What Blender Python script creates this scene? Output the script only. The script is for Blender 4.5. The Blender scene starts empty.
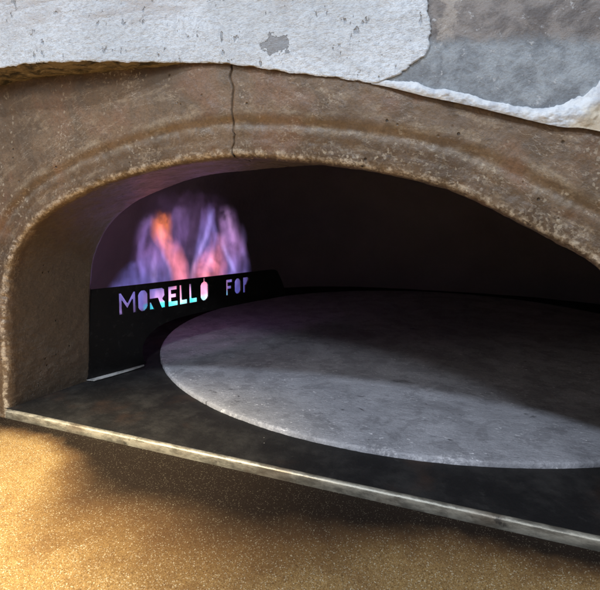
import bpy, bmesh, math, random
from mathutils import Vector, noise, Matrix
random.seed(7)
S = bpy.context.scene
COL = S.collection
R = math.radians

# ------------------------------------------------------------------ helpers
def tag(o, label=None, cat=None, group=None, kind=None):
    for k, v in (('label', label), ('category', cat), ('group', group), ('kind', kind)):
        if v: o[k] = v
def empty(name, loc=(0, 0, 0)):
    o = bpy.data.objects.new(name, None); o.location = loc; COL.objects.link(o); return o
def meshobj(name, V, F, mat, parent=None, uv=None, smooth=True):
    me = bpy.data.meshes.new(name)
    me.from_pydata([tuple(v) for v in V], [], F)
    if uv:
        l = me.uv_layers.new(name='UVMap')
        li = [0]*len(me.loops); me.loops.foreach_get('vertex_index', li)
        flat = []
        for i in li: flat.extend(uv[i])
        l.data.foreach_set('uv', flat)
    if smooth: me.polygons.foreach_set('use_smooth', [True]*len(me.polygons))
    me.materials.append(mat); me.update()
    o = bpy.data.objects.new(name, me); COL.objects.link(o)
    if parent: o.parent = parent
    return o
def bmobj(name, bm, mat, parent=None, smooth=False):
    me = bpy.data.meshes.new(name); bm.to_mesh(me); bm.free()
    if smooth: me.polygons.foreach_set('use_smooth', [True]*len(me.polygons))
    me.materials.append(mat)
    o = bpy.data.objects.new(name, me); COL.objects.link(o)
    if parent: o.parent = parent
    return o
def grid_faces(nu, nv, off=0, flip=False):
    F = []
    for i in range(nu-1):
        for j in range(nv-1):
            a = off+i*nv+j; q = (a, a+1, a+nv+1, a+nv)
            F.append(q[::-1] if flip else q)
    return F
def fbm(p, s, o=4):
    return noise.fractal(Vector(p)*s, 0.7, 2.1, o)
def sm(a, b, x):
    t = max(0.0, min(1.0, (x-a)/(b-a))); return t*t*(3-2*t)
def interp(tab, x):
    if x <= tab[0][0]: return tab[0][1]
    for (a, b), (c, d) in zip(tab, tab[1:]):
        if x <= c: return b+(d-b)*(x-a)/(c-a)
    return tab[-1][1]
def catmull(P, n):
    P = [Vector(p) for p in P]; out = []
    Q = [P[0]*2-P[1]]+P+[P[-1]*2-P[-2]]
    for i in range(1, len(Q)-2):
        p0, p1, p2, p3 = Q[i-1:i+3]
        for k in range(30):
            t = k/30
            out.append(.5*((2*p1)+(p2-p0)*t+(2*p0-5*p1+4*p2-p3)*t*t+(3*p1-p0-3*p2+p3)*t**3))
    out.append(P[-1])
    for _ in range(25):
        out = [out[0]]+[(out[i-1]+out[i]*2+out[i+1])/4 for i in range(1, len(out)-1)]+[out[-1]]
    L = [0]
    for a, b in zip(out, out[1:]): L.append(L[-1]+(b-a).length)
    res = []; j = 0
    for i in range(n):
        d = L[-1]*i/(n-1)
        while j < len(L)-2 and L[j+1] < d: j += 1
        f = (d-L[j])/max(1e-9, L[j+1]-L[j]); res.append(out[j].lerp(out[j+1], f))
    return res, L[-1]

# ------------------------------------------------------------------ node helper
class M:
    def __init__(s, name):
        s.m = bpy.data.materials.new(name); s.m.use_nodes = True; s.t = s.m.node_tree
        s.t.nodes.clear(); s.out = s.n('ShaderNodeOutputMaterial')
    def n(s, typ, **kw):
        nd = s.t.nodes.new(typ)
        for k, v in kw.items(): setattr(nd, k, v)
        return nd
    def set(s, sock, v):
        if isinstance(v, bpy.types.NodeSocket): s.t.links.new(v, sock)
        elif isinstance(v, (tuple, list)) and len(v) == 3 and sock.type == 'RGBA': sock.default_value = (*v, 1)
        else: sock.default_value = v
    def coord(s, kind='Object', scale=(1, 1, 1), loc=(0, 0, 0), rot=(0, 0, 0)):
        c = s.n('ShaderNodeTexCoord'); mp = s.n('ShaderNodeMapping')
        s.t.links.new(c.outputs[kind], mp.inputs[0])
        mp.inputs['Scale'].default_value = scale; mp.inputs['Location'].default_value = loc; mp.inputs['Rotation'].default_value = rot
        return mp.outputs[0]
    def noise(s, co, scale, detail=4, rough=.55, dist=0, out='Fac'):
        x = s.n('ShaderNodeTexNoise'); s.set(x.inputs['Vector'], co)
        x.inputs['Scale'].default_value = scale; x.inputs['Detail'].default_value = detail
        x.inputs['Roughness'].default_value = rough; x.inputs['Distortion'].default_value = dist
        return x.outputs[out]
    def vor(s, co, scale, feature='F1', out='Distance', rnd=1):
        x = s.n('ShaderNodeTexVoronoi', feature=feature); s.set(x.inputs['Vector'], co)
        x.inputs['Scale'].default_value = scale; x.inputs['Randomness'].default_value = rnd
        return x.outputs[out]
    def math(s, op, a, b=0.0, c=0.0, clamp=False):
        x = s.n('ShaderNodeMath', operation=op, use_clamp=clamp)
        s.set(x.inputs[0], a); s.set(x.inputs[1], b); s.set(x.inputs[2], c); return x.outputs[0]
    def rng(s, v, a, b, c=0.0, d=1.0, smooth=True):
        x = s.n('ShaderNodeMapRange'); x.interpolation_type = 'SMOOTHSTEP' if smooth else 'LINEAR'
        s.set(x.inputs[0], v); x.inputs[1].default_value = a; x.inputs[2].default_value = b
        x.inputs[3].default_value = c; x.inputs[4].default_value = d; return x.outputs[0]
    def mix(s, f, a, b):
        x = s.n('ShaderNodeMix', data_type='RGBA'); s.set(x.inputs[0], f)
        s.set(x.inputs[6], a); s.set(x.inputs[7], b); return x.outputs[2]
    def noise_warp(s, co, scale, amt):
        a = s.n('ShaderNodeVectorMath', operation='ADD'); b = s.n('ShaderNodeVectorMath', operation='SCALE')
        s.set(b.inputs[0], s.noise(co, scale, 3, .6, out='Color')); b.inputs['Scale'].default_value = amt
        s.set(a.inputs[0], co); s.set(a.inputs[1], b.outputs[0]); return a.outputs[0]
    def sep(s, v):
        x = s.n('ShaderNodeSeparateXYZ'); s.set(x.inputs[0], v); return x.outputs
    def comb(s, a, b, c):
        x = s.n('ShaderNodeCombineXYZ'); s.set(x.inputs[0], a); s.set(x.inputs[1], b); s.set(x.inputs[2], c); return x.outputs[0]
    def bump(s, h, dist=.001, strength=1.0, normal=None):
        x = s.n('ShaderNodeBump'); s.set(x.inputs['Height'], h)
        x.inputs['Distance'].default_value = dist; x.inputs['Strength'].default_value = strength
        if normal: s.set(x.inputs['Normal'], normal)
        return x.outputs[0]
    def pbr(s, col, rough=.7, metal=0.0, normal=None, spec=.5):
        p = s.n('ShaderNodeBsdfPrincipled')
        s.set(p.inputs['Base Color'], col); s.set(p.inputs['Roughness'], rough); s.set(p.inputs['Metallic'], metal)
        s.set(p.inputs['Specular IOR Level'], spec)
        if normal: s.set(p.inputs['Normal'], normal)
        s.t.links.new(p.outputs[0], s.out.inputs['Surface']); s.p = p
        return s.m

# ------------------------------------------------------------------ materials
def mat_clay():
    m = M('fired_clay'); uv = m.coord('UV'); ob = m.coord('Object')
    st = m.coord('UV', scale=(1, 2.6, 1)); st2 = m.coord('UV', scale=(1, 3.2, 1), loc=(3, 1, 0))
    w = m.sep(uv)[1]
    big = m.noise(ob, 7, 4, .6)
    col = m.mix(m.rng(big, .35, .68), (.088, .056, .033), (.200, .132, .078))
    mid = m.noise(ob, 34, 8, .70, .1)
    col = m.mix(m.rng(mid, .50, .56, 0, .5), col, (.085, .058, .036))
    red = m.noise(ob, 14, 3, .6, .4)
    col = m.mix(m.rng(red, .50, .66, 0, .5), col, (.205, .102, .058))
    # dusty scuffs running along the arch
    sc = m.noise(st, 24, 9, .70, .15)
    col = m.mix(m.rng(sc, .55, .62, 0, .36), col, (.35, .27, .18))
    sc2 = m.noise(st2, 26, 5, .62, .1)
    thin = m.rng(m.math('ABSOLUTE', m.math('SUBTRACT', sc2, .5)), .0, .010, 1, 0)
    gate = m.rng(m.noise(ob, 18, 2, .5), .46, .56)
    col = m.mix(m.math('MULTIPLY', m.math('MULTIPLY', thin, gate), .45), col, (.60, .52, .41))
    # worn bands: lip edge and mouldings
    n1 = m.noise(ob, 120, 5, .7)
    band = m.rng(m.math('ABSOLUTE', m.math('SUBTRACT', m.math('ADD', w, m.math('MULTIPLY', m.math('SUBTRACT', mid, .5), .02)), LIPW-.0005)), .001, .0055, 1, 0)
    col = m.mix(m.math('MULTIPLY', band, m.rng(n1, .44, .58, .12, .95)), col, (.56, .49, .39))
    for dw, wd, am in ((.028, .006, .22), (.044, .006, .30)):
        b2 = m.rng(m.math('ABSOLUTE', m.math('SUBTRACT', m.math('ADD', w, m.math('MULTIPLY', m.math('SUBTRACT', mid, .5), .03)), LIPW+dw)), .0, wd, am, 0)
        col = m.mix(m.math('MULTIPLY', b2, m.rng(sc, .40, .58)), col, (.42, .345, .24))
    gv0 = 0
    # inner reveal, darker and greyer
    gv = m.n('ShaderNodeTexVoronoi'); m.set(gv.inputs['Vector'], m.noise_warp(ob, 240, .004)); gv.inputs['Scale'].default_value = 420
    gr_ = m.sep(gv.outputs['Color'])
    zone = m.math('MULTIPLY', m.rng(m.math('ADD', w, m.math('MULTIPLY', m.math('SUBTRACT', mid, .5), .06)), LIPW+.010, LIPW+.028, 1, 0), m.rng(m.noise(ob, 24, 4, .6), .40, .58))
    zone = m.math('MULTIPLY', zone, m.rng(m.sep(ob)[0], .30, .50, .45, 1))
    col = m.mix(m.math('MULTIPLY', zone, m.rng(gr_[0], .66, .86, 0, .42)), col, (.46, .40, .31))
    col = m.mix(m.math('MULTIPLY', zone, m.rng(gr_[1], .70, .85, 0, .8)), col, (.09, .060, .04))
    wide = m.rng(gr_[2], .93, .95, 0, 1)
    col = m.mix(m.math('MULTIPLY', m.math('MULTIPLY', wide, m.rng(m.noise(ob, 12, 3), .45, .6)), .55), col, (.52, .45, .34))
    darkened = m.rng(m.math('ADD', w, m.math('MULTIPLY', m.math('SUBTRACT', mid, .5), .03)), LIPW-.026, LIPW-.002, 1, 0)
    col = m.mix(m.math('MULTIPLY', darkened, .80), col, m.mix(mid, (.085, .067, .050), (.150, .122, .094)))
    pits = m.vor(ob, 95, out='Distance')
    pg = m.rng(m.noise(ob, 26, 2, .5), .56, .62)
    pm = m.math('MULTIPLY', m.rng(pits, .06, .16, 1, 0), pg)
    col = m.mix(pm, col, (.03, .02, .012))
    fine = m.noise(ob, 420, 4, .7)
    col = m.mix(m.rng(fine, .42, .62, 0, .4), col, (.07, .048, .032))
    h = m.math('ADD', m.math('MULTIPLY', fine, .35), m.math('MULTIPLY', m.noise(ob, 140, 6, .7), .8))
    h = m.math('ADD', h, m.math('MULTIPLY', sc, .25))
    h = m.math('SUBTRACT', h, m.math('MULTIPLY', pm, 1.2))
    h = m.math('ADD', h, m.math('MULTIPLY', m.math('MULTIPLY', zone, gr_[0]), 1.2))
    return m.pbr(col, m.rng(mid, .3, .7, .50, .30), 0, m.bump(h, .0013, .8), .45)

def mat_paint():
    m = M('flaking_white_paint'); ob = m.coord('Object')
    big = m.noise(ob, 6, 4, .6, .5)
    col = m.mix(m.rng(big, .4, .7), (.70, .76, .83), (.54, .58, .62))
    z = m.sep(ob)[2]
    st = m.coord('Object', scale=(1, 1, 4))
    band = m.noise(st, 11, 6, .68, .8)
    up = m.rng(m.math('ADD', z, m.math('MULTIPLY', m.math('SUBTRACT', band, .5), .05)), .455, .50)
    col = m.mix(m.math('MULTIPLY', up, m.rng(band, .40, .62, .15, .75)), col, (.42, .38, .36))
    # short slanted nicks showing concrete
    nk = m.coord('Object', scale=(1, 1, .42), rot=(0, R(28), 0))
    n = m.noise(nk, 190, 3, .55); n2 = m.noise(ob, 30, 3, .6)
    nick = m.math('MULTIPLY', m.rng(n, .62, .68), m.rng(n2, .49, .57))
    col = m.mix(m.math('MULTIPLY', nick, .75), col, (.26, .28, .31))
    gr = m.noise(ob, 260, 4, .7)
    col = m.mix(m.rng(gr, .44, .62, 0, .45), col, (.36, .39, .44))
    # chips knocked through the paint
    for cx, cz, rx, rz in ((.392, .433, .013, .010), (.335, .492, .020, .006)):
        v = m.comb(m.math('DIVIDE', m.math('SUBTRACT', m.sep(ob)[0], cx), rx), 0, m.math('DIVIDE', m.math('SUBTRACT', z, cz), rz))
        ln = m.n('ShaderNodeVectorMath', operation='LENGTH'); m.set(ln.inputs[0], v)
        d = m.math('ADD', ln.outputs['Value'], m.math('MULTIPLY', m.math('SUBTRACT', m.noise(ob, 85, 4, .7), .5), 2.6))
        msk = m.rng(d, .92, 1.0, 1, 0)
        col = m.mix(msk, col, m.mix(gr, (.20, .21, .23), (.36, .38, .41)))
        nick = m.math('MAXIMUM', nick, msk)
    h = m.math('ADD', m.math('MULTIPLY', m.noise(ob, 80, 6, .65), .5), m.math('MULTIPLY', gr, .35))
    h = m.math('SUBTRACT', h, m.math('MULTIPLY', nick, .6))
    return m.pbr(col, .6, 0, m.bump(m.math('ADD', h, m.math('MULTIPLY', m.noise(m.coord('Object', scale=(1, 1, 1.8)), 110, 5, .72), .9)), .0030, .9), .5)

def mat_concrete():
    m = M('bare_grey_concrete'); ob = m.coord('Object')
    a = m.noise(ob, 45, 7, .72, .15)
    col = m.mix(m.rng(a, .36, .64), (.165, .185, .21), (.33, .37, .41))
    z = m.sep(ob)[2]; x = m.sep(ob)[0]
    up = m.rng(m.math('ADD', m.math('ADD', z, m.math('MULTIPLY', m.math('SUBTRACT', a, .5), .03)), m.math('MULTIPLY', x, .12)), .480, .492)
    col = m.mix(up, col, m.mix(m.rng(m.noise(ob, 30, 6, .7, .6), .38, .62), (.13, .12, .12), (.26, .24, .23)))
    f = m.noise(ob, 130, 4, .7, .2)
    col = m.mix(m.rng(f, .62, .70, 0, .7), col, (.52, .54, .57))
    lm = m.math('MULTIPLY', m.rng(m.math('ABSOLUTE', m.math('SUBTRACT', m.math('ADD', x, m.math('MULTIPLY', m.math('SUBTRACT', a, .5), .05)), .553)), .002, .009, 1, 0), up)
    col = m.mix(m.math('MULTIPLY', lm, .6), col, (.46, .42, .38))
    h = m.math('ADD', a, m.math('MULTIPLY', m.noise(ob, 200, 5, .7), .4))
    return m.pbr(col, .62, 0, m.bump(h, .004, .8), .45)

def mat_plaster():
    m = M('white_plaster'); ob = m.coord('Object')
    a = m.noise(ob, 90, 5, .7)
    col = m.mix(m.rng(a, .35, .6), (.50, .54, .60), (.70, .74, .78))
    x = m.sep(ob)[0]; z = m.sep(ob)[2]
    st = m.rng(m.math('ADD', m.math('SUBTRACT', x, m.math('MULTIPLY', z, .9)), m.math('MULTIPLY', m.math('SUBTRACT', a, .5), .02)), .338, .350)
    col = m.mix(m.math('MULTIPLY', st, .6), col, (.56, .44, .24))
    return m.pbr(col, .7, 0, m.bump(m.noise(ob, 170, 6, .7), .0015, .8), .3)

def mat_ochre():
    m = M('stained_plaster_rim'); ob = m.coord('Object', scale=(1, 2.5, 1))
    a = m.noise(ob, 30, 6, .7, .3)
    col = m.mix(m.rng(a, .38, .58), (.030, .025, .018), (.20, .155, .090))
    col = m.mix(m.rng(m.noise(ob, 120, 4, .6), .55, .7, 0, .6), col, (.38, .33, .24))
    return m.pbr(col, .7, 0, m.bump(a, .002, .8), .3)

def mat_hearth():
    m = M('sooty_black_hearth'); ob = m.coord('Object')
    a = m.noise(ob, 16, 6, .7, .1)
    col = m.mix(m.rng(a, .42, .70), (.012, .0115, .012), (.028, .0265, .026))
    b = m.noise(ob, 60, 5, .7, .1)
    col = m.mix(m.rng(b, .60, .74, 0, .4), col, (.055, .052, .05))
    rd = m.noise(m.coord('Object', loc=(5, 2, 1)), 9, 3, .6)
    col = m.mix(m.rng(rd, .55, .7, 0, .5), col, (.05, .030, .022))
    v = m.rng(m.vor(ob, 70), .03, .05, 1, 0)
    g = m.rng(m.noise(ob, 15, 2), .60, .64)
    col = m.mix(m.math('MULTIPLY', v, g), col, (.35, .33, .30))
    return m.pbr(col, m.rng(a, .3, .7, .55, .8), 0, m.bump(m.math('ADD', b, m.noise(ob, 250, 4, .7)), .0012, .6), .18)

def mat_disc():
    m = M('grey_baking_stone'); ob = m.coord('Object')
    a = m.noise(ob, 9, 6, .68, .8)
    col = m.mix(m.rng(a, .36, .66), (.29, .295, .325), (.42, .425, .465))
    st = m.coord('Object', scale=(1, 2.4, 1), rot=(0, 0, R(-28)))
    b = m.noise(st, 75, 6, .75, 1.2)
    col = m.mix(m.rng(b, .56, .68, 0, .65), col, (.56, .565, .62))
    col = m.mix(m.rng(b, .30, .44, .5, 0), col, (.13, .13, .145))
    fl = m.noise(m.coord('Object', scale=(1, 2.2, 1), rot=(0, 0, R(20)), loc=(2, 0, 0)), 130, 2, .5, .6)
    fg = m.rng(m.noise(ob, 20, 2), .42, .60)
    col = m.mix(m.math('MULTIPLY', m.rng(fl, .655, .69), fg), col, (.78, .78, .82))
    dk = m.noise(m.coord('Object', scale=(1, 3, 1), loc=(7, 3, 0)), 28, 4, .65, 1.5)
    col = m.mix(m.rng(dk, .635, .69, 0, .75), col, (.06, .06, .065))
    mt = m.noise(m.coord('Object', loc=(1, 9, 0)), 26, 6, .72, .4)
    col = m.mix(m.rng(mt, .50, .58, 0, .40), col, (.15, .15, .165))
    rr = m.n('ShaderNodeVectorMath', operation='LENGTH'); m.set(rr.inputs[0], ob)
    worn = m.math('MULTIPLY', m.rng(m.math('ADD', rr.outputs['Value'], m.math('MULTIPLY', m.math('SUBTRACT', mt, .5), .09)), .529, .541), m.rng(m.noise(ob, 150, 4, .7), .46, .60, 0, .6))
    worn = m.math('MULTIPLY', worn, m.rng(m.noise(ob, 7, 3), .42, .60, .15, 1))
    col = m.mix(worn, col, (.74, .74, .78))
    g = m.noise(ob, 500, 3, .7)
    col = m.mix(m.rng(g, .4, .65, 0, .3), col, (.14, .14, .155))
    h = m.math('ADD', m.math('ADD', b, m.math('MULTIPLY', g, .3)), m.math('MULTIPLY', m.noise(ob, 24, 4, .6), 1.5))
    return m.pbr(col, .62, 0, m.bump(h, .0018, .8), .4)

def mat_steel():
    m = M('blackened_steel'); ob = m.coord('Object')
    a = m.noise(ob, 30, 5, .65)
    col = m.mix(a, (.006, .0055, .006), (.013, .012, .0125))
    return m.pbr(m.mix(m.rng(m.noise(ob, 90, 5, .7), .56, .66, 0, .6), col, (.035, .033, .033)), m.rng(a, .3, .7, .38, .6), .4, m.bump(m.noise(ob, 120, 4, .6), .0006, .5), .45)

def mat_pale():
    m = M('pale_ash_steel'); ob = m.coord('Object')
    a = m.noise(ob, 60, 5, .65)
    return m.pbr(m.mix(m.rng(a, .35, .6), (.28, .28, .28), (.55, .55, .54)), .5, .2, m.bump(a, .001, .6))

def mat_trim():
    m = M('scuffed_steel_edge'); ob = m.coord('Object', scale=(1, 3, 3))
    a = m.noise(ob, 45, 7, .7, .1)
    col = m.mix(m.rng(a, .35, .65), (.16, .15, .125), (.36, .34, .285))
    b = m.noise(m.coord('Object'), 14, 4, .65, .6)
    col = m.mix(m.rng(b, .52, .68, 0, .4), col, (.13, .085, .055))
    c = m.noise(m.coord('Object', loc=(4, 0, 0)), 70, 4, .7)
    col = m.mix(m.rng(c, .60, .70, 0, .8), col, (.05, .045, .04))
    return m.pbr(col, m.rng(a, .3, .7, .34, .52), .6, m.bump(m.math('ADD', a, c), .0005, .6), .5)

def mat_dome():
    m = M('sooted_dome_brick'); ob = m.coord('Object')
    a = m.noise(ob, 9, 5, .65)
    col = m.mix(a, (.15, .130, .115), (.25, .215, .19))
    return m.pbr(col, .9, 0, m.bump(m.noise(ob, 70, 5, .65), .003, .7), .2)

def mat_shelf():
    m = M('gold_flecked_stone'); ob = m.coord('Object')
    wv = m.n('ShaderNodeVectorMath', operation='ADD')
    m.set(wv.inputs[0], ob)
    nz = m.n('ShaderNodeVectorMath', operation='SCALE'); m.set(nz.inputs[0], m.noise(ob, 300, 2, .5, out='Color')); nz.inputs['Scale'].default_value = .002
    m.set(wv.inputs[1], nz.outputs[0]); co = wv.outputs[0]
    v = m.n('ShaderNodeTexVoronoi'); m.set(v.inputs['Vector'], co); v.inputs['Scale'].default_value = 1450
    v2 = m.n('ShaderNodeTexVoronoi'); m.set(v2.inputs['Vector'], co); v2.inputs['Scale'].default_value = 1700
    rnd = m.sep(v.outputs['Color']); rnd2 = m.sep(v2.outputs['Color'])
    a = m.noise(ob, 22, 5, .65)
    col = m.mix(rnd[0], (.30, .175, .065), (.52, .33, .125))
    col = m.mix(m.rng(rnd2[0], .55, 1), col, (.62, .43, .20))
    col = m.mix(m.rng(rnd2[1], .82, .86, 0, .6), col, (.09, .050, .025))
    col = m.mix(m.rng(a, .45, .7, 0, .35), col, (.20, .10, .045))
    flake = m.rng(rnd[1], .94, .96)
    col = m.mix(flake, col, (1.0, .88, .62))
    # dark reflection of the oven mouth, painted into the stone colour
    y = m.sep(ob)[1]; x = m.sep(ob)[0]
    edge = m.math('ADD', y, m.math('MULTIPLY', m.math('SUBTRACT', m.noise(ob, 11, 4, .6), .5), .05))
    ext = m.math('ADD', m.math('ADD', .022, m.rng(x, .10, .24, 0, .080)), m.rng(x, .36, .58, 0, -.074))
    darkened = m.rng(m.math('DIVIDE', edge, ext), -1.60, -.60, 0, 1)
    darkened = m.math('MULTIPLY', darkened, m.rng(flake, 0, 1, .985, .86))
    fringe = m.math('MULTIPLY', m.rng(m.math('DIVIDE', edge, ext), -2.15, -1.0, 0, .80), m.rng(flake, 0, 1, 1, .6))  # red-brown fringe of the painted dark reflection
    col = m.mix(fringe, col, (.105, .046, .018))
    col = m.mix(darkened, col, (.012, .008, .006))
    # tilted flakes: every cell its own facet
    nrm = m.n('ShaderNodeVectorMath', operation='ADD')
    sc = m.n('ShaderNodeVectorMath', operation='SCALE')
    sub = m.n('ShaderNodeVectorMath', operation='SUBTRACT'); m.set(sub.inputs[0], v.outputs['Color']); sub.inputs[1].default_value = (.5, .5, .5)
    m.set(sc.inputs[0], sub.outputs[0]); sc.inputs['Scale'].default_value = .38
    geo = m.n('ShaderNodeNewGeometry'); m.set(nrm.inputs[0], geo.outputs['Normal']); m.set(nrm.inputs[1], sc.outputs[0])
    nn = m.n('ShaderNodeVectorMath', operation='NORMALIZE'); m.set(nn.inputs[0], nrm.outputs[0])
    return m.pbr(col, m.math('ADD', m.rng(rnd2[2], 0, 1, .28, .5, False), m.math('MULTIPLY', darkened, .35), clamp=True), m.math('MULTIPLY', m.math('SUBTRACT', 1.0, darkened), .45), nn.outputs[0], m.math('SUBTRACT', .5, m.math('MULTIPLY', darkened, .4)))

REFL0, REFL1 = -.15, -.03  # unused span of the reflection painted on the shelf
REV = .129                                   # depth of the reveal
# cross-section (u outward from the opening, y depth), w = running length
SEC = [(.30, REV+.006), (.18, REV+.005), (.08, REV+.004), (.02, REV+.003), (.006, REV+.002), (.001, REV)]
SEC += [(0, REV-(REV-.010)*i/44) for i in range(1, 45)]
SEC += [(.0010, .0065), (.0026, .0035), (.0050, .0014), (.0080, .0004), (.011, 0), (.0135, .0002), (.016, .0000), (.018, .0003), (.020, .0004),
        (.022, .0003), (.0245, .0000), (.0275, -.0003), (.0305, -.0002), (.033, .0005), (.035, .0011), (.0375, .0006), (.041, -.0012), (.045, -.0026)]
SEC += [(.045+(.345-.045)*i/110, -.0026+.0020*min(1, i/20)) for i in range(1, 111)]
WL = [0]
for a, b in zip(SEC, SEC[1:]): WL.append(WL[-1]+math.hypot(b[0]-a[0], b[1]-a[1]))
LIPW = WL[52]

clay, paint, concrete, plaster, ochre = mat_clay(), mat_paint(), mat_concrete(), mat_plaster(), mat_ochre()
hearthm, discm, steel, pale, trimm, domem, shelfm = mat_hearth(), mat_disc(), mat_steel(), mat_pale(), mat_trim(), mat_dome(), mat_shelf()

# ------------------------------------------------------------------ the oven
oven = empty('pizza_oven', (.345, 0, 0))
tag(oven, 'clay pizza oven with a wide brown arched mouth under a flaking white painted front', 'pizza oven')
def put(o):   # parts are modelled in world metres
    o.matrix_parent_inverse = Matrix.Translation((-.345, 0, 0)); return o

LIP = [(-.020, -.02), (-.018, 0), (-.0175, .083), (-.013, .150), (-.003, .193), (.018, .227), (.046, .253), (.086, .276), (.143, .297), (.204, .312),
       (.273, .323), (.339, .327), (.404, .321), (.456, .314), (.494, .307), (.557, .290), (.615, .261), (.646, .244), (.675, .225), (.698, .190), (.708, .15), (.711, .083), (.712, 0), (.714, -.02)]
INN = [(-.001, -.02), (0, 0), (.004, .083), (.007, .13), (.015, .186), (.030, .220), (.052, .249), (.086, .275), (.128, .294), (.213, .318), (.291, .325), (.363, .328), (.425, .328),
       (.50, .318), (.57, .298), (.635, .267), (.675, .240), (.708, .212), (.726, .180), (.733, .13), (.735, .083), (.737, 0), (.739, -.02)]
NP = 1400
lip, LL = catmull([(a, 0, b) for a, b in LIP], NP)
inn, _ = catmull([(a, 0, b) for a, b in INN], NP)
nrm = []
for i in range(NP):
    a, b = lip[max(0, i-12)], lip[min(NP-1, i+12)]; d = (b-a).normalized(); nrm.append(Vector((-d.z, 0, d.x)))
def at(t):
    f = max(0, min(NP-1.001, t*(NP-1))); i = int(f); k = f-i
    return lip[i].lerp(lip[i+1], k), inn[i].lerp(inn[i+1], k), nrm[i].lerp(nrm[i+1], k).normalized()
def surf(t, j, disp=True):
    u, y = SEC[j]; L, I, N = at(t)
    k = max(0, min(1, (y-.004)/(REV-.004)))
    base = L.lerp(I, k)
    p = base+N*u; p.y = y
    if disp:
        if j < 6: n = Vector((0, 1, 0))
        else:
            a = SEC[max(0, j-1)]; b = SEC[min(len(SEC)-1, j+1)]
            du, dy = b[0]-a[0], b[1]-a[1]; l = math.hypot(du, dy)+1e-9
            n = (N*(dy/l)+Vector((0, -du/l, 0)))
        q = Vector((p.x, p.y, p.z))
        face = sm(.0, .05, u)
        d = fbm(q, 7, 2)*.0018*(.35+face)+fbm(q, 60, 4)*.0005+fbm(q, 160, 3)*.00035
        e = math.exp(-((WL[j]-LIPW+.001)/.0055)**2)
        ch = fbm(q, 210, 4)*.0007-max(0, fbm(q+Vector((3, 1, 2)), 90, 3)-.35)*.004
        d += ch*e
        mo = math.exp(-((u-.03)/.016)**2) if u > .01 else 0
        d -= mo*max(0, fbm(q+Vector((7, 0, 0)), 60, 4))*.0016
        p += n*d
    return p
# where the joint cuts the arch
t0 = min(range(NP), key=lambda i: abs(lip[i].x-.339) + (0 if lip[i].z > .3 else 9))/(NP-1)
NS = len(SEC)
def wob(j):
    w = WL[j]; return (fbm((w, 0, 0), 60, 4)*.0035+fbm((w, 4, 0), 14, 2)*.005)/LL
def block(ta, tb, n, name, lab):
    V, uv = [], []; F = []
    for i in range(n+2):
        for j in range(NS):
            k = max(0, min(1, i/n)) if ta < t0-1e-6 else max(0, min(1, (i-1)/n))
            A = ta+(wob(j)+.0009/LL*(1+.6*fbm((WL[j], 9, 0), 80, 2)) if ta >= t0-1e-6 else 0)
            B = tb+(wob(j)-.0009/LL*(1+.6*fbm((WL[j], 12, 0), 80, 2)) if ta < t0-1e-6 else 0)
            t = A+(B-A)*k
            p = surf(t, j)
            if (ta < t0-1e-6 and i == n+1) or (ta >= t0-1e-6 and i == 0):     # side wall of the joint
                u, y = SEC[j]
                if j > 50: p.y += .03
                elif j > 5: p += at(t)[2]*.03
            V.append(p); uv.append((t*LL, WL[j]))
    o = put(meshobj(name, V, grid_faces(n+2, NS, flip=False), clay, oven, uv))
    tag(o, lab); return o
block(0, t0, 460, 'arch_block', 'left arch block, warm brown clay with a crumbly pale lip')
block(t0, 1, 460, 'arch_block', 'right arch block, darker brown clay with pale scuffs')

# shell front --------------------------------------------------------------
EDGE = [(-.62, -.012), (-.55, .10), (-.45, .23), (-.35, .325), (-.22, .395), (-.08, .430), (.06, .4395), (.153, .436), (.235, .432), (.29, .4285), (.341, .422), (.417, .405), (.457, .397),
        (.495, .388), (.531, .376), (.572, .364), (.612, .351), (.641, .342), (.669, .337), (.75, .305), (.85, .24), (.95, .13), (1.02, -.012)]
edge_s, _ = catmull([(a, 0, b) for a, b in EDGE], 900)
ETAB = [(p.x, p.z) for p in edge_s]
def ze(x): return interp(ETAB, x)
def yf(x): return -.038+.034*sm(.13, .31, x)
HT = .46
def shellpt(x, s, off=0.0, amp=1.0):
    z = ze(x)+s
    q = Vector((x, 0, z))
    return Vector((x, yf(x)+.05*s*s+fbm(q, 8, 2)*.0015*amp+fbm(q, 55, 4)*.0004*amp-off, z))
nx, ns = 560, 190
V = []
for i in range(nx):
    x = -.62+1.64*i/(nx-1)
    for j in range(ns):
        k = j/(ns-1); s = HT*k**1.7
        p = shellpt(x, s); V.append(p)
shell = put(meshobj('outer_shell', V, grid_faces(nx, ns), concrete, oven))
tag(shell, 'bare grey concrete oven front showing where the white paint has come off')
# stained rim: the underside of the shell, running back to the clay
V = []
for i in range(nx):
    x = -.62+1.64*i/(nx-1)
    for j in range(26):
        k = j/25; y = yf(x)+(.012-yf(x))*k
        q = Vector((x, y, .4))
        z = ze(x)+fbm(q, 40, 4)*.0022*min(1, k*6)-.006*math.sin(k*math.pi)*sm(.3, .1, x) - .001*k
        V.append(Vector((x, y, z)))
rim = put(meshobj('stained_rim', V, grid_faces(nx, 26, flip=True), ochre, oven))
tag(rim, 'underside of the white front, stained ochre and black')
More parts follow.
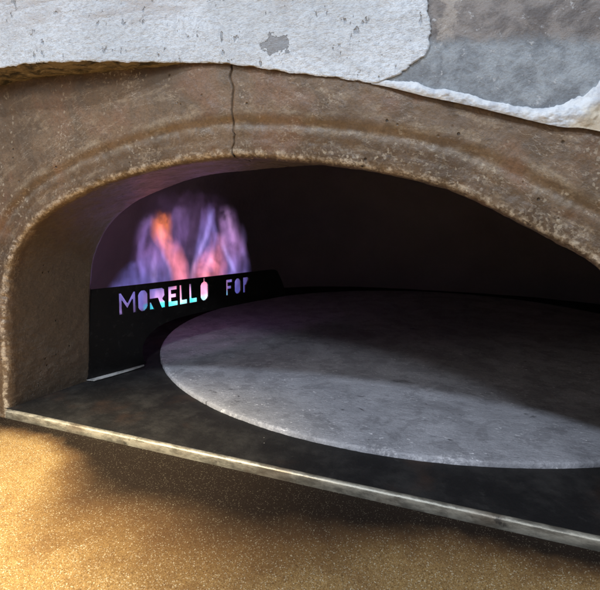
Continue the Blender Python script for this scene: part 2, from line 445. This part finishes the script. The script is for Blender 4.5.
# paint coat
PB = [(0, .493), (.006, .502), (.012, .513), (.030, .528), (.040, .535), (.050, .5375), (.068, .5345), (.090, .5355), (.12, .533), (.2, .54), (.46, .55)]
def xb(s): return interp(PB, s)+(fbm((s, 2, 0), 45, 2)*.0050-abs(fbm((s, 8, 0), 110, 4))*.0060+.002)*sm(0, .02, s)
npx, nps = 620, 170
V = []
for i in range(npx+1):
    for j in range(nps):
        s = HT*(j/(nps-1))**1.7
        k = min(1, i/(npx-1)); x = -.62+(xb(s)+.62)*k
        lift = .0018*(1+.4*fbm((x, 0, s), 30, 3))
        if i >= npx: lift = -.001
        p = shellpt(x, s, lift)
        if j == 0: p.z -= .0012+.0012*fbm((x, 5, 0), 70, 4); p.y += .001
        V.append(p)
pc = put(meshobj('paint_coat', V, grid_faces(npx+1, nps), paint, shell)); pc.matrix_parent_inverse = Matrix.Translation((0, 0, 0))
tag(pc, 'thick flaking white paint with a ragged torn edge')
# plaster bead along the bare patch
BW = [(.488, .0005), (.500, .004), (.52, .0075), (.545, .0070), (.56, .0085), (.58, .0060), (.60, .0070), (.625, .009), (.645, .017), (.667, .036), (.70, .05), (.80, .06), (1.0, .06)]
nb, nq = 620, 40
V = []
for i in range(nb):
    x = .486+.50*i/(nb-1); wd = interp(BW, x)*(1+.25*fbm((x, 1, 0), 60, 4))
    for j in range(nq):
        k = j/(nq-1); s = wd*k-.002*(1-k)
        q = Vector((x, 0, ze(x)+s))
        prof = math.sin(math.pi*min(1, .12+k*.88))**.6
        th = min(.0045, wd*.4)*(prof+.8*fbm(q, 70, 4)*prof*.6)
        p = shellpt(x, s, th-.0004*0, .5); p.y = min(p.y, p.y)
        if j == nq-1: p.y += .004
        V.append(p)
bead = put(meshobj('plaster_bead', V, grid_faces(nb, nq), plaster, shell)); bead.matrix_parent_inverse = Matrix.Translation((0, 0, 0))
tag(bead, 'lumpy white plaster bead along the bottom of the bare grey patch')

# dome inside --------------------------------------------------------------
nt, nphi = 200, 60
def domept(a, k):
    c, s_ = math.cos(a), math.sin(a); e = 2/3.0
    x = .45+.645*math.copysign(abs(c)**e, c)*k; y = .610+.60*math.copysign(abs(s_)**e, s_)*k
    return x, y
V = []; F = []
for i in range(nt):
    a = 2*math.pi*i/nt
    for j in range(nphi):
        ph = j/(nphi-1)*math.pi/2; r = max(0, math.cos(ph))**.33 if j < nphi-1 else 0
        x, y = domept(a, r); z = .46*math.sin(ph)
        q = Vector((x, y, z)); dd = 1+.006*fbm(q, 14, 3)
        V.append(Vector((.45+(x-.45)*dd, max(REV+.004, .62+(y-.62)*dd), z if j else -.01)))
ltab = [(p.x, p.z) for p in inn]
def inside(p): return -.03 < p.x < .77 and p.z < interp(ltab, p.x)+.035
for i in range(nt):
    for j in range(nphi-1):
        a = i*nphi+j; b = ((i+1) % nt)*nphi+j
        q = (a, a+1, b+1, b); c = sum((V[k] for k in q), Vector())/4
        if c.y < REV+.0065 and inside(c): continue
        F.append(q)
dome = put(meshobj('dome', V, F, domem, oven)); tag(dome, 'sooty, blackened oven chamber')

# hearth slab and steel edge ----------------------------------------------
bm = bmesh.new()
nx_, ny_ = 90, 70
vs = [[bm.verts.new((-.30+1.5*i/nx_, 0.0005+1.35*j/ny_, .0006*fbm((i*.16, j*.16, 0), 1.0, 3))) for j in range(ny_+1)] for i in range(nx_+1)]
for i in range(nx_):
    for j in range(ny_): bm.faces.new((vs[i][j], vs[i+1][j], vs[i+1][j+1], vs[i][j+1]))
o = put(bmobj('hearth_slab', bm, hearthm, oven, True)); tag(o, 'sooty black hearth floor')
V = []; prof = [(.0004, -.016), (.0004, -.0004), (.0002, .0004), (-.0006, .0008), (-.0014, .0007), (-.0030, -.0004), (-.0040, -.0012), (-.0045, -.0022), (-.0047, -.0095), (-.0047, -.016)]
nn = 900
for i in range(nn):
    x = -.016+.728*i/(nn-1)
    for j, (y, z) in enumerate(prof):
        q = Vector((x, y, z)); d = fbm(q, 60, 4)*.00012+fbm(q, 10, 2)*.0003
        V.append(Vector((x, y-abs(d) if j > 3 else y, z+d)))
o = put(meshobj('front_edge', V, grid_faces(nn, len(prof), flip=True), trimm, oven)); tag(o, 'scuffed pale steel edging along the front of the hearth')

# ------------------------------------------------------------------ turning baking stone
DC = Vector((.453, .605, 0)); DR = .5415
V = []; ring = [(0.0, .0070), (.1, .0070), (.25, .0070), (.4, .0070), (.5, .0068), (.53, .0064), (DR-.0035, .0062), (DR-.0012, .0056), (DR, .0040), (DR, -.001)]
nd = 720; F = []
for i in range(nd):
    a = 2*math.pi*i/nd
    for r, z in ring:
        d = fbm((math.cos(a)*r, math.sin(a)*r, 0), 60, 4)
        rr = r-(.0009*abs(d) if r > DR-.004 else 0)
        V.append(Vector((rr*math.cos(a), rr*math.sin(a), z+(d*.0003 if r > .5 else 0))))
k = len(ring)
for i in range(nd):
    for j in range(k-1):
        a = i*k+j; b = ((i+1) % nd)*k+j
        F.append((a, a+1, b+1, b))
disc = meshobj('baking_stone', V, F, discm); disc.location = DC
tag(disc, 'large round grey baking stone with white scratches lying on the black oven floor', 'baking stone')

# ------------------------------------------------------------------ flame guard with cut-out lettering
A0 = Vector((.004, .141, 0)); DIR = Vector((.352, .936, 0)).normalized(); NRM = Vector((-DIR.y, DIR.x, 0))
guard = empty('flame_guard', A0); guard.rotation_euler.z = math.atan2(DIR.y, DIR.x)
tag(guard, 'black steel guard plate with cut out letters standing in front of the flames', 'flame guard')
def pill(w, cut=.26):
    c = cut
    return [(0, c*.8), (0, 1-c*.8), (w*.12, 1-c*.35), (w*.32, 1), (w*.68, 1), (w*.88, 1-c*.35), (w, 1-c*.8), (w, c*.8), (w*.88, c*.35), (w*.66, 0), (w*.34, 0), (w*.12, c*.35)]
LET = {
 'M': [[(0, 0), (0, 1), (.16, 1), (.5, .52), (.84, 1), (1, 1), (1, 0), (.80, 0), (.80, .62), (.5, .22), (.20, .62), (.20, .30), (.22, .0)]],
 'O': [pill(1)],
 'R': [[(0, .52), (0, 1), (.80, 1), (.97, .90), (1, .60), (.86, .46), (.90, .38), (1, .30), (1, 0), (.76, 0), (.66, .20), (.52, .52)], [(0, 0), (.30, 0), (.12, .36), (0, .36)]],
 'E': [[(0, 0), (1, 0), (1, .24), (.36, .24), (.36, .42), (.84, .42), (.84, .62), (.36, .62), (.36, .80), (.94, .80), (.94, 1), (0, 1)]],
 'L': [[(0, 0), (1, 0), (1, .24), (.36, .24), (.30, 1), (0, 1)]],
 'Q': [[(0, .2), (0, .80), (.12, .92), (.38, 1), (.40, 1.26), (.58, 1.26), (.60, 1), (.88, .92), (1, .80), (1, .2), (.88, .09), (.62, 0), (.34, 0), (.12, .09)]],
 'F': [[(0, 0), (.34, 0), (.34, .40), (.84, .40), (.84, .60), (.34, .60), (.34, .80), (1, .80), (1, 1), (0, 1)]],
 'r': [[(0, 0), (0, 1), (.9, 1), (1, .86), (.62, .52), (.42, .46), (.42, 0)]],
 'N': [[(0, 0), (0, 1), (.28, 1), (.76, .42), (.76, 1), (1, 1), (1, 0), (.76, 0), (.24, .60), (.24, 0)]],
 'I': [[(0, 0), (0, 1), (1, 1), (1, 0)]]}
TXT = [('M', .040, .071), ('O', .0745, .094), ('R', .0965, .128), ('E', .134, .155), ('L', .158, .1755), ('L', .179, .1975), ('Q', .2045, .2235),
       ('F', .267, .284), ('O', .289, .306), ('r', .3115, .328)]
outline = [(-.06, .1462), (-.007, .1455), (.0612, .1442), (.2048, .1425), (.3321, .1408), (.395, .1402), (.405, .139), (.412, .135), (.424, .115), (.4375, .085), (.4375, .0765),
           (.3314, .0773), (.2516, .0766), (.1805, .0755), (.150, .0735), (.1267, .0695), (.110, .064), (.0963, .0565), (.087, .047), (.0808, .036), (.0795, .022), (.083, .010), (.086, .0045), (.05, .0035), (-.0124, .002), (-.06, .001)]
cu = bpy.data.curves.new('c', 'CURVE'); cu.dimensions = '2D'; cu.fill_mode = 'BOTH'; cu.extrude = .0016; cu.bevel_depth = .0003; cu.bevel_resolution = 0
def spl(pts):
    s = cu.splines.new('POLY'); s.points.add(len(pts)-1)
    for p, q in zip(s.points, pts): p.co = (q[0], q[1], 0, 1)
    s.use_cyclic_u = True
spl(outline)
for ch, a, b in TXT:
    z0, z1 = (.0970, .1335) if a < .26 else (.0995, .1315)
    if ch == 'Q': z1 = .1345
    for poly in LET[ch]:
        ytop = [(a+(b-a)*x, min(z0+(z1-z0)*y, .1412)) for x, y in poly]
        spl(ytop)
co = bpy.data.objects.new('c', cu); COL.objects.link(co)
dg = bpy.context.evaluated_depsgraph_get(); me = bpy.data.meshes.new_from_object(co.evaluated_get(dg))
bpy.data.objects.remove(co); me.materials.clear(); me.materials.append(steel)
plate = bpy.data.objects.new('lettered_plate', me); COL.objects.link(plate); plate.parent = guard
plate.rotation_euler.x = R(90)
# foot flange lying on the hearth
bm = bmesh.new()
pts = [(-.02, -.0), (.083, -.0), (.080, -.006), (.055, -.0105), (.02, -.0135), (-.012, -.014)]
lo = [bm.verts.new((a, b, .0014)) for a, b in pts]; hi = [bm.verts.new((a, b, .0022)) for a, b in pts]
bm.faces.new(hi[::-1]); bm.faces.new(lo)
for i in range(len(pts)): bm.faces.new((lo[i-1], lo[i], hi[i], hi[i-1]))
bmesh.ops.recalc_face_normals(bm, faces=bm.faces)
o = bmobj('foot_flange', bm, pale, guard); tag(o, 'pale ashy strip along the foot of the plate')

# ------------------------------------------------------------------ burner behind the guard
burner = empty('gas_burner', A0+NRM*.030+DIR*.055); burner.rotation_euler.z = guard.rotation_euler.z
tag(burner, 'dark steel gas burner bar behind the lettered guard plate', 'burner')
bm = bmesh.new()
def tube(bm, p0, p1, r, seg=20):
    d = (p1-p0); q = d.to_track_quat('Z', 'Y').to_matrix().to_4x4()
    bmesh.ops.create_cone(bm, cap_ends=True, segments=seg, radius1=r, radius2=r, depth=d.length, matrix=Matrix.Translation((p0+p1)/2) @ q)
tube(bm, Vector((-.0, 0, .083)), Vector((.31, 0, .083)), .006)
o = bmobj('burner_bar', bm, steel, burner, True)
bm = bmesh.new(); tube(bm, Vector((.0, 0, 0)), Vector((.0, 0, .082)), .006); bmobj('leg', bm, steel, burner, True)
bm = bmesh.new(); tube(bm, Vector((.10, 0, .083)), Vector((.10, .19, .083)), .006); bmobj('gas_pipe', bm, steel, burner, True)
bm = bmesh.new()
for k in range(22): tube(bm, Vector((.01+.0133*k, 0, .086)), Vector((.01+.0133*k, 0, .0905)), .003, 10)
bmobj('gas_jets', bm, steel, burner, True)

# ------------------------------------------------------------------ flames: tongues of glowing gas, each a soft emissive volume
flame = empty('gas_flame', A0+NRM*.062+DIR*.072); flame.rotation_euler.z = guard.rotation_euler.z
tag(flame, 'violet and pink gas flames with one orange lick rising behind the lettered plate', 'flame')
def flame_mat(name, path, cols, inten, ry, edge, seed, power=1.4, fine=False):
    if ry == .012 and seed == 10: edge = 0
    # path: (z, centre, radius); cols: (z, rgb); inten: (z, value)
    m = M(name); ob = m.coord('Object'); Z0, Z1 = path[0][0], path[-1][0]
    d1 = m.noise(m.coord('Object', loc=(seed, seed*2, 0), scale=(1, 1, .55)), 17, 3, .55, out='Color')
    sx = m.sep(d1)
    px, py, pz = m.sep(ob)
    hz = m.rng(pz, Z0, Z1, .12, 1, False)
    px = m.math('ADD', px, m.math('MULTIPLY', m.math('MULTIPLY', m.math('SUBTRACT', sx[0], .5), .014 if fine else .034), hz))
    t = m.rng(pz, Z0, Z1, 0, 1, False)
    def curve(tab, lo, hi):
        c = m.n('ShaderNodeFloatCurve'); cv = c.mapping.curves[0]
        pts = [((z-Z0)/(Z1-Z0), (v-lo)/(hi-lo)) for z, v in tab]
        cv.points[0].location = pts[0]; cv.points[1].location = pts[-1]
        for p in pts[1:-1]: cv.points.new(*p)
        c.mapping.update(); m.set(c.inputs['Value'], t)
        return m.rng(c.outputs[0], 0, 1, lo, hi, False)
    ctr = curve([(z, c) for z, c, r in path], -.1, .4)
    rad = curve([(z, r) for z, c, r in path], 0, .1)
    tn = m.noise(m.coord('Object', loc=(seed*2, 3, seed), scale=(1, .6, .7)), 60, 3, .6)
    if not fine: t = m.math('ADD', t, m.math('MULTIPLY', m.math('MULTIPLY', m.math('SUBTRACT', tn, .5), 1.1), m.math('POWER', m.math('MAXIMUM', t, 0.0), 1.5)), clamp=True)
    it = curve(inten, 0, 1)
    qx = m.math('DIVIDE', m.math('SUBTRACT', px, ctr), rad)
    qy = m.math('DIVIDE', py, ry)
    q = m.math('SQRT', m.math('ADD', m.math('MULTIPLY', qx, qx), m.math('MULTIPLY', qy, qy)))
    fall = m.math('POWER', m.math('SUBTRACT', 1.0, q, clamp=True), power)
    if fine: fall = m.math('MULTIPLY', fall, 1.6)
    if edge:
        rimv = m.rng(m.math('ABSOLUTE', m.math('SUBTRACT', q, .62)), 0, .20, edge, 0)
        fall = m.math('ADD', fall, rimv)
    st = m.noise(m.coord('Object', loc=(seed*3, 1, seed), scale=(1, .7, .26)), 62, 4, .6, .3)
    big = m.noise(m.coord('Object', loc=(seed, 7, seed), scale=(1, .6, .5)), 30, 3, .55, .8)
    mod = m.math('MULTIPLY', m.rng(st, .32, .68, .38, 1.35), m.rng(big, .32, .62, .30, 1.4))
    s = m.math('MULTIPLY', m.math('MULTIPLY', fall, it), mod)
    s = m.math('MULTIPLY', s, m.rng(pz, Z1-.16*(Z1-Z0), Z1-.01*(Z1-Z0), 1, 0))
    cr = m.n('ShaderNodeValToRGB'); m.set(cr.inputs[0], m.math('ADD', t, m.math('MULTIPLY', m.math('SUBTRACT', sx[1], .5), .22)))
    el = cr.color_ramp.elements
    ct = [((z-Z0)/(Z1-Z0), c) for z, c in cols]
    el[0].position = ct[0][0]; el[0].color = (*ct[0][1], 1); el[1].position = ct[-1][0]; el[1].color = (*ct[-1][1], 1)
    for p, c in ct[1:-1]:
        e = el.new(p); e.color = (*c, 1)
    em = m.n('ShaderNodeEmission'); m.set(em.inputs['Color'], cr.outputs[0]); m.set(em.inputs['Strength'], m.math('MULTIPLY', s, FS))
    m.t.links.new(em.outputs[0], m.out.inputs['Volume'])
    for at_ in ('volume_step_rate',):
        try: setattr(m.m.cycles, at_, .12)
        except Exception: pass
    return m.m
FS = 47.0
VI, LAV, PINK, ORG, BLU, CY = (.34, .20, .52), (.42, .22, .68), (.95, .25, .33), (1.0, .22, .03), (.16, .17, .75), (.08, .85, .75)
def tongue(path, cols, inten, ry, edge, seed, y=0.0, power=1.4, fine=False):
    mat = flame_mat('burning_gas', path, cols, inten, ry, edge, seed, power, fine)
    V = []; n = 26; sg = 20; Z0, Z1 = path[0][0], path[-1][0]
    for i in range(n):
        z = Z0+(Z1-Z0)*i/(n-1)
        c = interp([(a, b) for a, b, r in path], z); r = interp([(a, r) for a, b, r in path], z)
        e = 1.0+.0*z
        for k in range(sg):
            a = 2*math.pi*k/sg
            V.append(Vector((c+(r*e+(.004 if fine else .009))*math.cos(a), ry*math.sin(a), z)))
    F = [(i*sg+k, i*sg+(k+1) % sg, (i+1)*sg+(k+1) % sg, (i+1)*sg+k) for i in range(n-1) for k in range(sg)]
    F.append(tuple(range(sg))[::-1]); F.append(tuple((n-1)*sg+k for k in range(sg)))
    o = meshobj('flame_tongue', V, F, mat, flame); o.location = (0, y, 0); return o
B0 = .084
# s positions along the burner, heights in metres
FL = [
 # left lavender body
 dict(path=[(B0, .070, .050), (.15, .066, .046), (.20, .066, .040), (.245, .072, .032), (.275, .080, .018)], cols=[(B0, BLU), (.14, (.26, .22, .72)), (.19, LAV), (.275, VI)],
      inten=[(B0, .38), (.15, .42), (.20, .40), (.25, .26), (.275, 0)], ry=.030, edge=.30, seed=1),
 # orange lick
 dict(path=[(.165, .104, .012), (.195, .094, .015), (.222, .083, .022), (.248, .082, .023), (.278, .086, .014)], cols=[(.165, PINK), (.200, (1, .26, .12)), (.220, ORG), (.278, ORG)],
      inten=[(.165, .05), (.195, .30), (.225, .95), (.242, .90), (.256, .35), (.268, .08), (.278, 0)], ry=.018, edge=0, seed=2, y=-.014, power=.8),
 # pink column leaning into it
 dict(path=[(B0, .128, .020), (.15, .124, .022), (.19, .112, .022), (.225, .098, .018), (.25, .094, .008)], cols=[(B0, PINK), (.19, PINK), (.25, LAV)],
      inten=[(B0, .8), (.15, .95), (.19, .70), (.225, .30), (.25, 0)], ry=.022, edge=0, seed=3, y=-.004, power=1.0),
 # pale violet veil curling off the middle
 dict(path=[(.175, .125, .016), (.20, .128, .024), (.235, .134, .032), (.262, .138, .028), (.288, .146, .012)], cols=[(.175, LAV), (.23, LAV), (.288, VI)],
      inten=[(.175, .0), (.20, .22), (.235, .34), (.265, .22), (.288, 0)], ry=.026, edge=.2, seed=4, y=.004),
 # broad pink body on the right
 dict(path=[(B0, .200, .046), (.145, .200, .046), (.17, .206, .038), (.20, .216, .026), (.235, .226, .012)], cols=[(B0, PINK), (.16, PINK), (.235, (.55, .25, .55))],
      inten=[(B0, .8), (.145, .95), (.17, .70), (.20, .42), (.235, 0)], ry=.024, edge=.15, seed=5, y=-.006, power=1.0),
 # violet column at the right end
 dict(path=[(B0, .270, .050), (.15, .270, .048), (.19, .266, .040), (.23, .256, .030), (.265, .250, .022), (.29, .250, .010)], cols=[(B0, BLU), (.14, (.34, .24, .75)), (.19, (.52, .26, .66)), (.29, (.40, .22, .50))],
      inten=[(B0, .5), (.15, .55), (.19, .56), (.23, .46), (.265, .2), (.29, 0)], ry=.024, edge=.15, seed=8, y=0, power=1.1),
 # faint violet body behind the tall filaments
 dict(path=[(.14, .190, .030), (.18, .195, .034), (.22, .202, .030), (.26, .202, .022), (.292, .203, .010)], cols=[(.14, LAV), (.20, (.28, .24, .80)), (.292, LAV)],
      inten=[(.14, .15), (.18, .30), (.22, .40), (.26, .26), (.292, 0)], ry=.020, edge=.5, seed=6, y=.004, power=1.3),
 # thin violet haze around the fire
 dict(path=[(B0, .15, .16), (.16, .155, .16), (.24, .158, .14), (.30, .16, .10), (.325, .17, .05)], cols=[(B0, BLU), (.14, (.36, .22, .55)), (.325, (.34, .16, .40))],
      inten=[(B0, .10), (.16, .10), (.26, .06), (.30, .02), (.325, 0)], ry=.045, edge=0, seed=12, y=.01, power=.8),
 # low blue apron at the left end
 dict(path=[(B0, .010, .046), (.12, .014, .044), (.15, .026, .036), (.185, .042, .014)], cols=[(B0, (.45, .30, .75)), (.125, (.26, .24, .80)), (.185, (.16, .13, .50))],
      inten=[(B0, .9), (.12, .75), (.15, .42), (.185, 0)], ry=.026, edge=0, seed=9, power=1.0),
 # roots over the jets: green blue at the ports, pink above
 dict(path=[(.086, .128, .165), (.100, .128, .165), (.130, .128, .163)], cols=[(.086, (.03, 1.0, .95)), (.1005, (.05, .95, 1.0)), (.1045, (.85, .42, .62)), (.130, (.66, .36, .75))],
      inten=[(.086, 1), (.098, 1), (.105, .75), (.116, .55), (.130, 0)], ry=.012, edge=0, seed=10, y=-.032, power=.2, fine=True),
]
# bright thin filaments that edge the tongues
FILA = [
 ([(.12, .150, .006), (.15, .156, .007), (.175, .164, .007), (.200, .178, .007), (.225, .190, .006), (.25, .195, .005), (.285, .199, .005)], [(.12, (.95, .40, .60)), (.19, (.55, .38, .90)), (.285, (.36, .34, .95))], .62, -.010),
 ([(.185, .214, .004), (.205, .216, .006), (.23, .210, .006), (.255, .202, .006), (.282, .206, .005)], [(.185, LAV), (.282, (.30, .34, .95))], .50, -.008),
 ([(.135, .262, .005), (.155, .252, .006), (.18, .240, .006), (.205, .232, .006), (.235, .236, .004)], [(.135, (.45, .40, .95)), (.235, (.60, .40, .85))], .55, -.010),
 ([(.12, .296, .006), (.15, .300, .007), (.18, .290, .007), (.215, .292, .006), (.250, .278, .005)], [(.12, (.35, .28, .95)), (.268, (.50, .30, .70))], .22, -.006),
 ([(.12, .040, .007), (.15, .044, .008), (.19, .040, .008), (.225, .048, .007), (.262, .060, .006)], [(.12, (.30, .26, .90)), (.262, LAV)], .34, -.008),
 ([(.12, .096, .006), (.145, .100, .007), (.17, .094, .006), (.19, .086, .005), (.205, .088, .004)], [(.12, (.30, .30, .95)), (.205, (.40, .34, .90))], .34, -.012),
 ([(.12, .066, .005), (.15, .064, .007), (.18, .068, .006), (.205, .074, .004)], [(.12, (.70, .50, .90)), (.205, LAV)], .34, -.012),
 ([(.12, .176, .006), (.15, .184, .008), (.175, .196, .007), (.20, .206, .005)], [(.12, (1, .45, .5)), (.20, (.85, .40, .55))], .45, -.014),
 ([(.20, .262, .005), (.22, .258, .007), (.245, .252, .007), (.27, .246, .005), (.288, .250, .004)], [(.20, (.75, .40, .75)), (.288, (.60, .36, .70))], .45, -.010),
]
for n_, (pth, cl, am, yy) in enumerate(FILA):
    za, zb = pth[0][0], pth[-1][0]
    FL.append(dict(path=pth, cols=cl, inten=[(za, 0), (za+.25*(zb-za), am), (za+.65*(zb-za), am), (za+.88*(zb-za), am*.35), (zb, 0)], ry=.012, edge=0, seed=20+n_, y=yy, power=1.0, fine=True))
for d in FL: tongue(**d)

# ------------------------------------------------------------------ shelf in front
bm = bmesh.new()
xs = [-2.0+.05*i for i in range(100)]; ys = [-2.0+.05*i for i in range(41)]
bx0, bx1, by0, by1, zt = -1.5, 2.2, -1.3, -.0015, -.0102
bmesh.ops.create_cube(bm, size=1, matrix=Matrix.Translation(((bx0+bx1)/2, (by0+by1)/2, zt-.02)) @ Matrix.Diagonal((bx1-bx0, by1-by0, .04, 1)))
bmesh.ops.bevel(bm, geom=list(bm.edges), offset=.004, segments=2, affect='EDGES')
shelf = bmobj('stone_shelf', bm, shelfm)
tag(shelf, 'gold and brown flecked polished stone shelf in front of the oven mouth', 'shelf')

# ------------------------------------------------------------------ lights
def area(name, loc, tgt, size, power, col, size_y=None):
    l = bpy.data.lights.new(name, 'AREA'); l.energy = power; l.color = col; l.size = size
    if size_y: l.shape = 'RECTANGLE'; l.size_y = size_y
    o = bpy.data.objects.new(name, l); COL.objects.link(o); o.location = loc
    o.rotation_euler = (Vector(tgt)-Vector(loc)).to_track_quat('-Z', 'Y').to_euler(); return o
area('key_lamp', (-.085, -1.43, 2.03), (.34, 0, .33), .13, 34, (.76, .86, 1.0))
area('side_lamp', (1.25, -2.05, 1.72), (.34, 0, .33), .26, 24, (.86, .92, 1.0))
area('front_fill', (-.75, -1.1, .95), (.0, 0, .25), .4, 5, (1.0, .90, .76))  # fill light, added to brighten and warm the left of the facade
sp = bpy.data.lights.new('warm_lamp', 'SPOT'); sp.energy = 360; sp.color = (1.0, .82, .50); sp.spot_size = R(26); sp.spot_blend = 1.0; sp.shadow_soft_size = .05
so = bpy.data.objects.new('warm_lamp', sp); COL.objects.link(so); so.location = (-.15, -.95, .95); so.rotation_euler = (Vector((.14, -.22, 0))-so.location).to_track_quat('-Z', 'Y').to_euler()

w = bpy.data.worlds.new('World'); S.world = w; w.use_nodes = True
bg = w.node_tree.nodes['Background']; bg.inputs[0].default_value = (.80, .86, 1.0, 1); bg.inputs[1].default_value = .27

# ------------------------------------------------------------------ camera
cd = bpy.data.cameras.new('camera'); cam = bpy.data.objects.new('camera', cd); COL.objects.link(cam)
cam.location = (.59495518, -.45330149, .275)
cam.rotation_euler = (R(90-4.9257), 0, R(21.735))
cd.sensor_fit = 'HORIZONTAL'; cd.sensor_width = 36; cd.lens = 487.34*36/600; cd.shift_y = -45/600; cd.clip_start = .01; cd.clip_end = 100
S.camera = cam
cd.dof.use_dof = True; cd.dof.focus_distance = .66; cd.dof.aperture_fstop = 24
S.view_settings.view_transform = 'Standard'; S.view_settings.look = 'None'; S.view_settings.exposure = 0; S.view_settings.gamma = 1
S.render.engine = 'CYCLES'
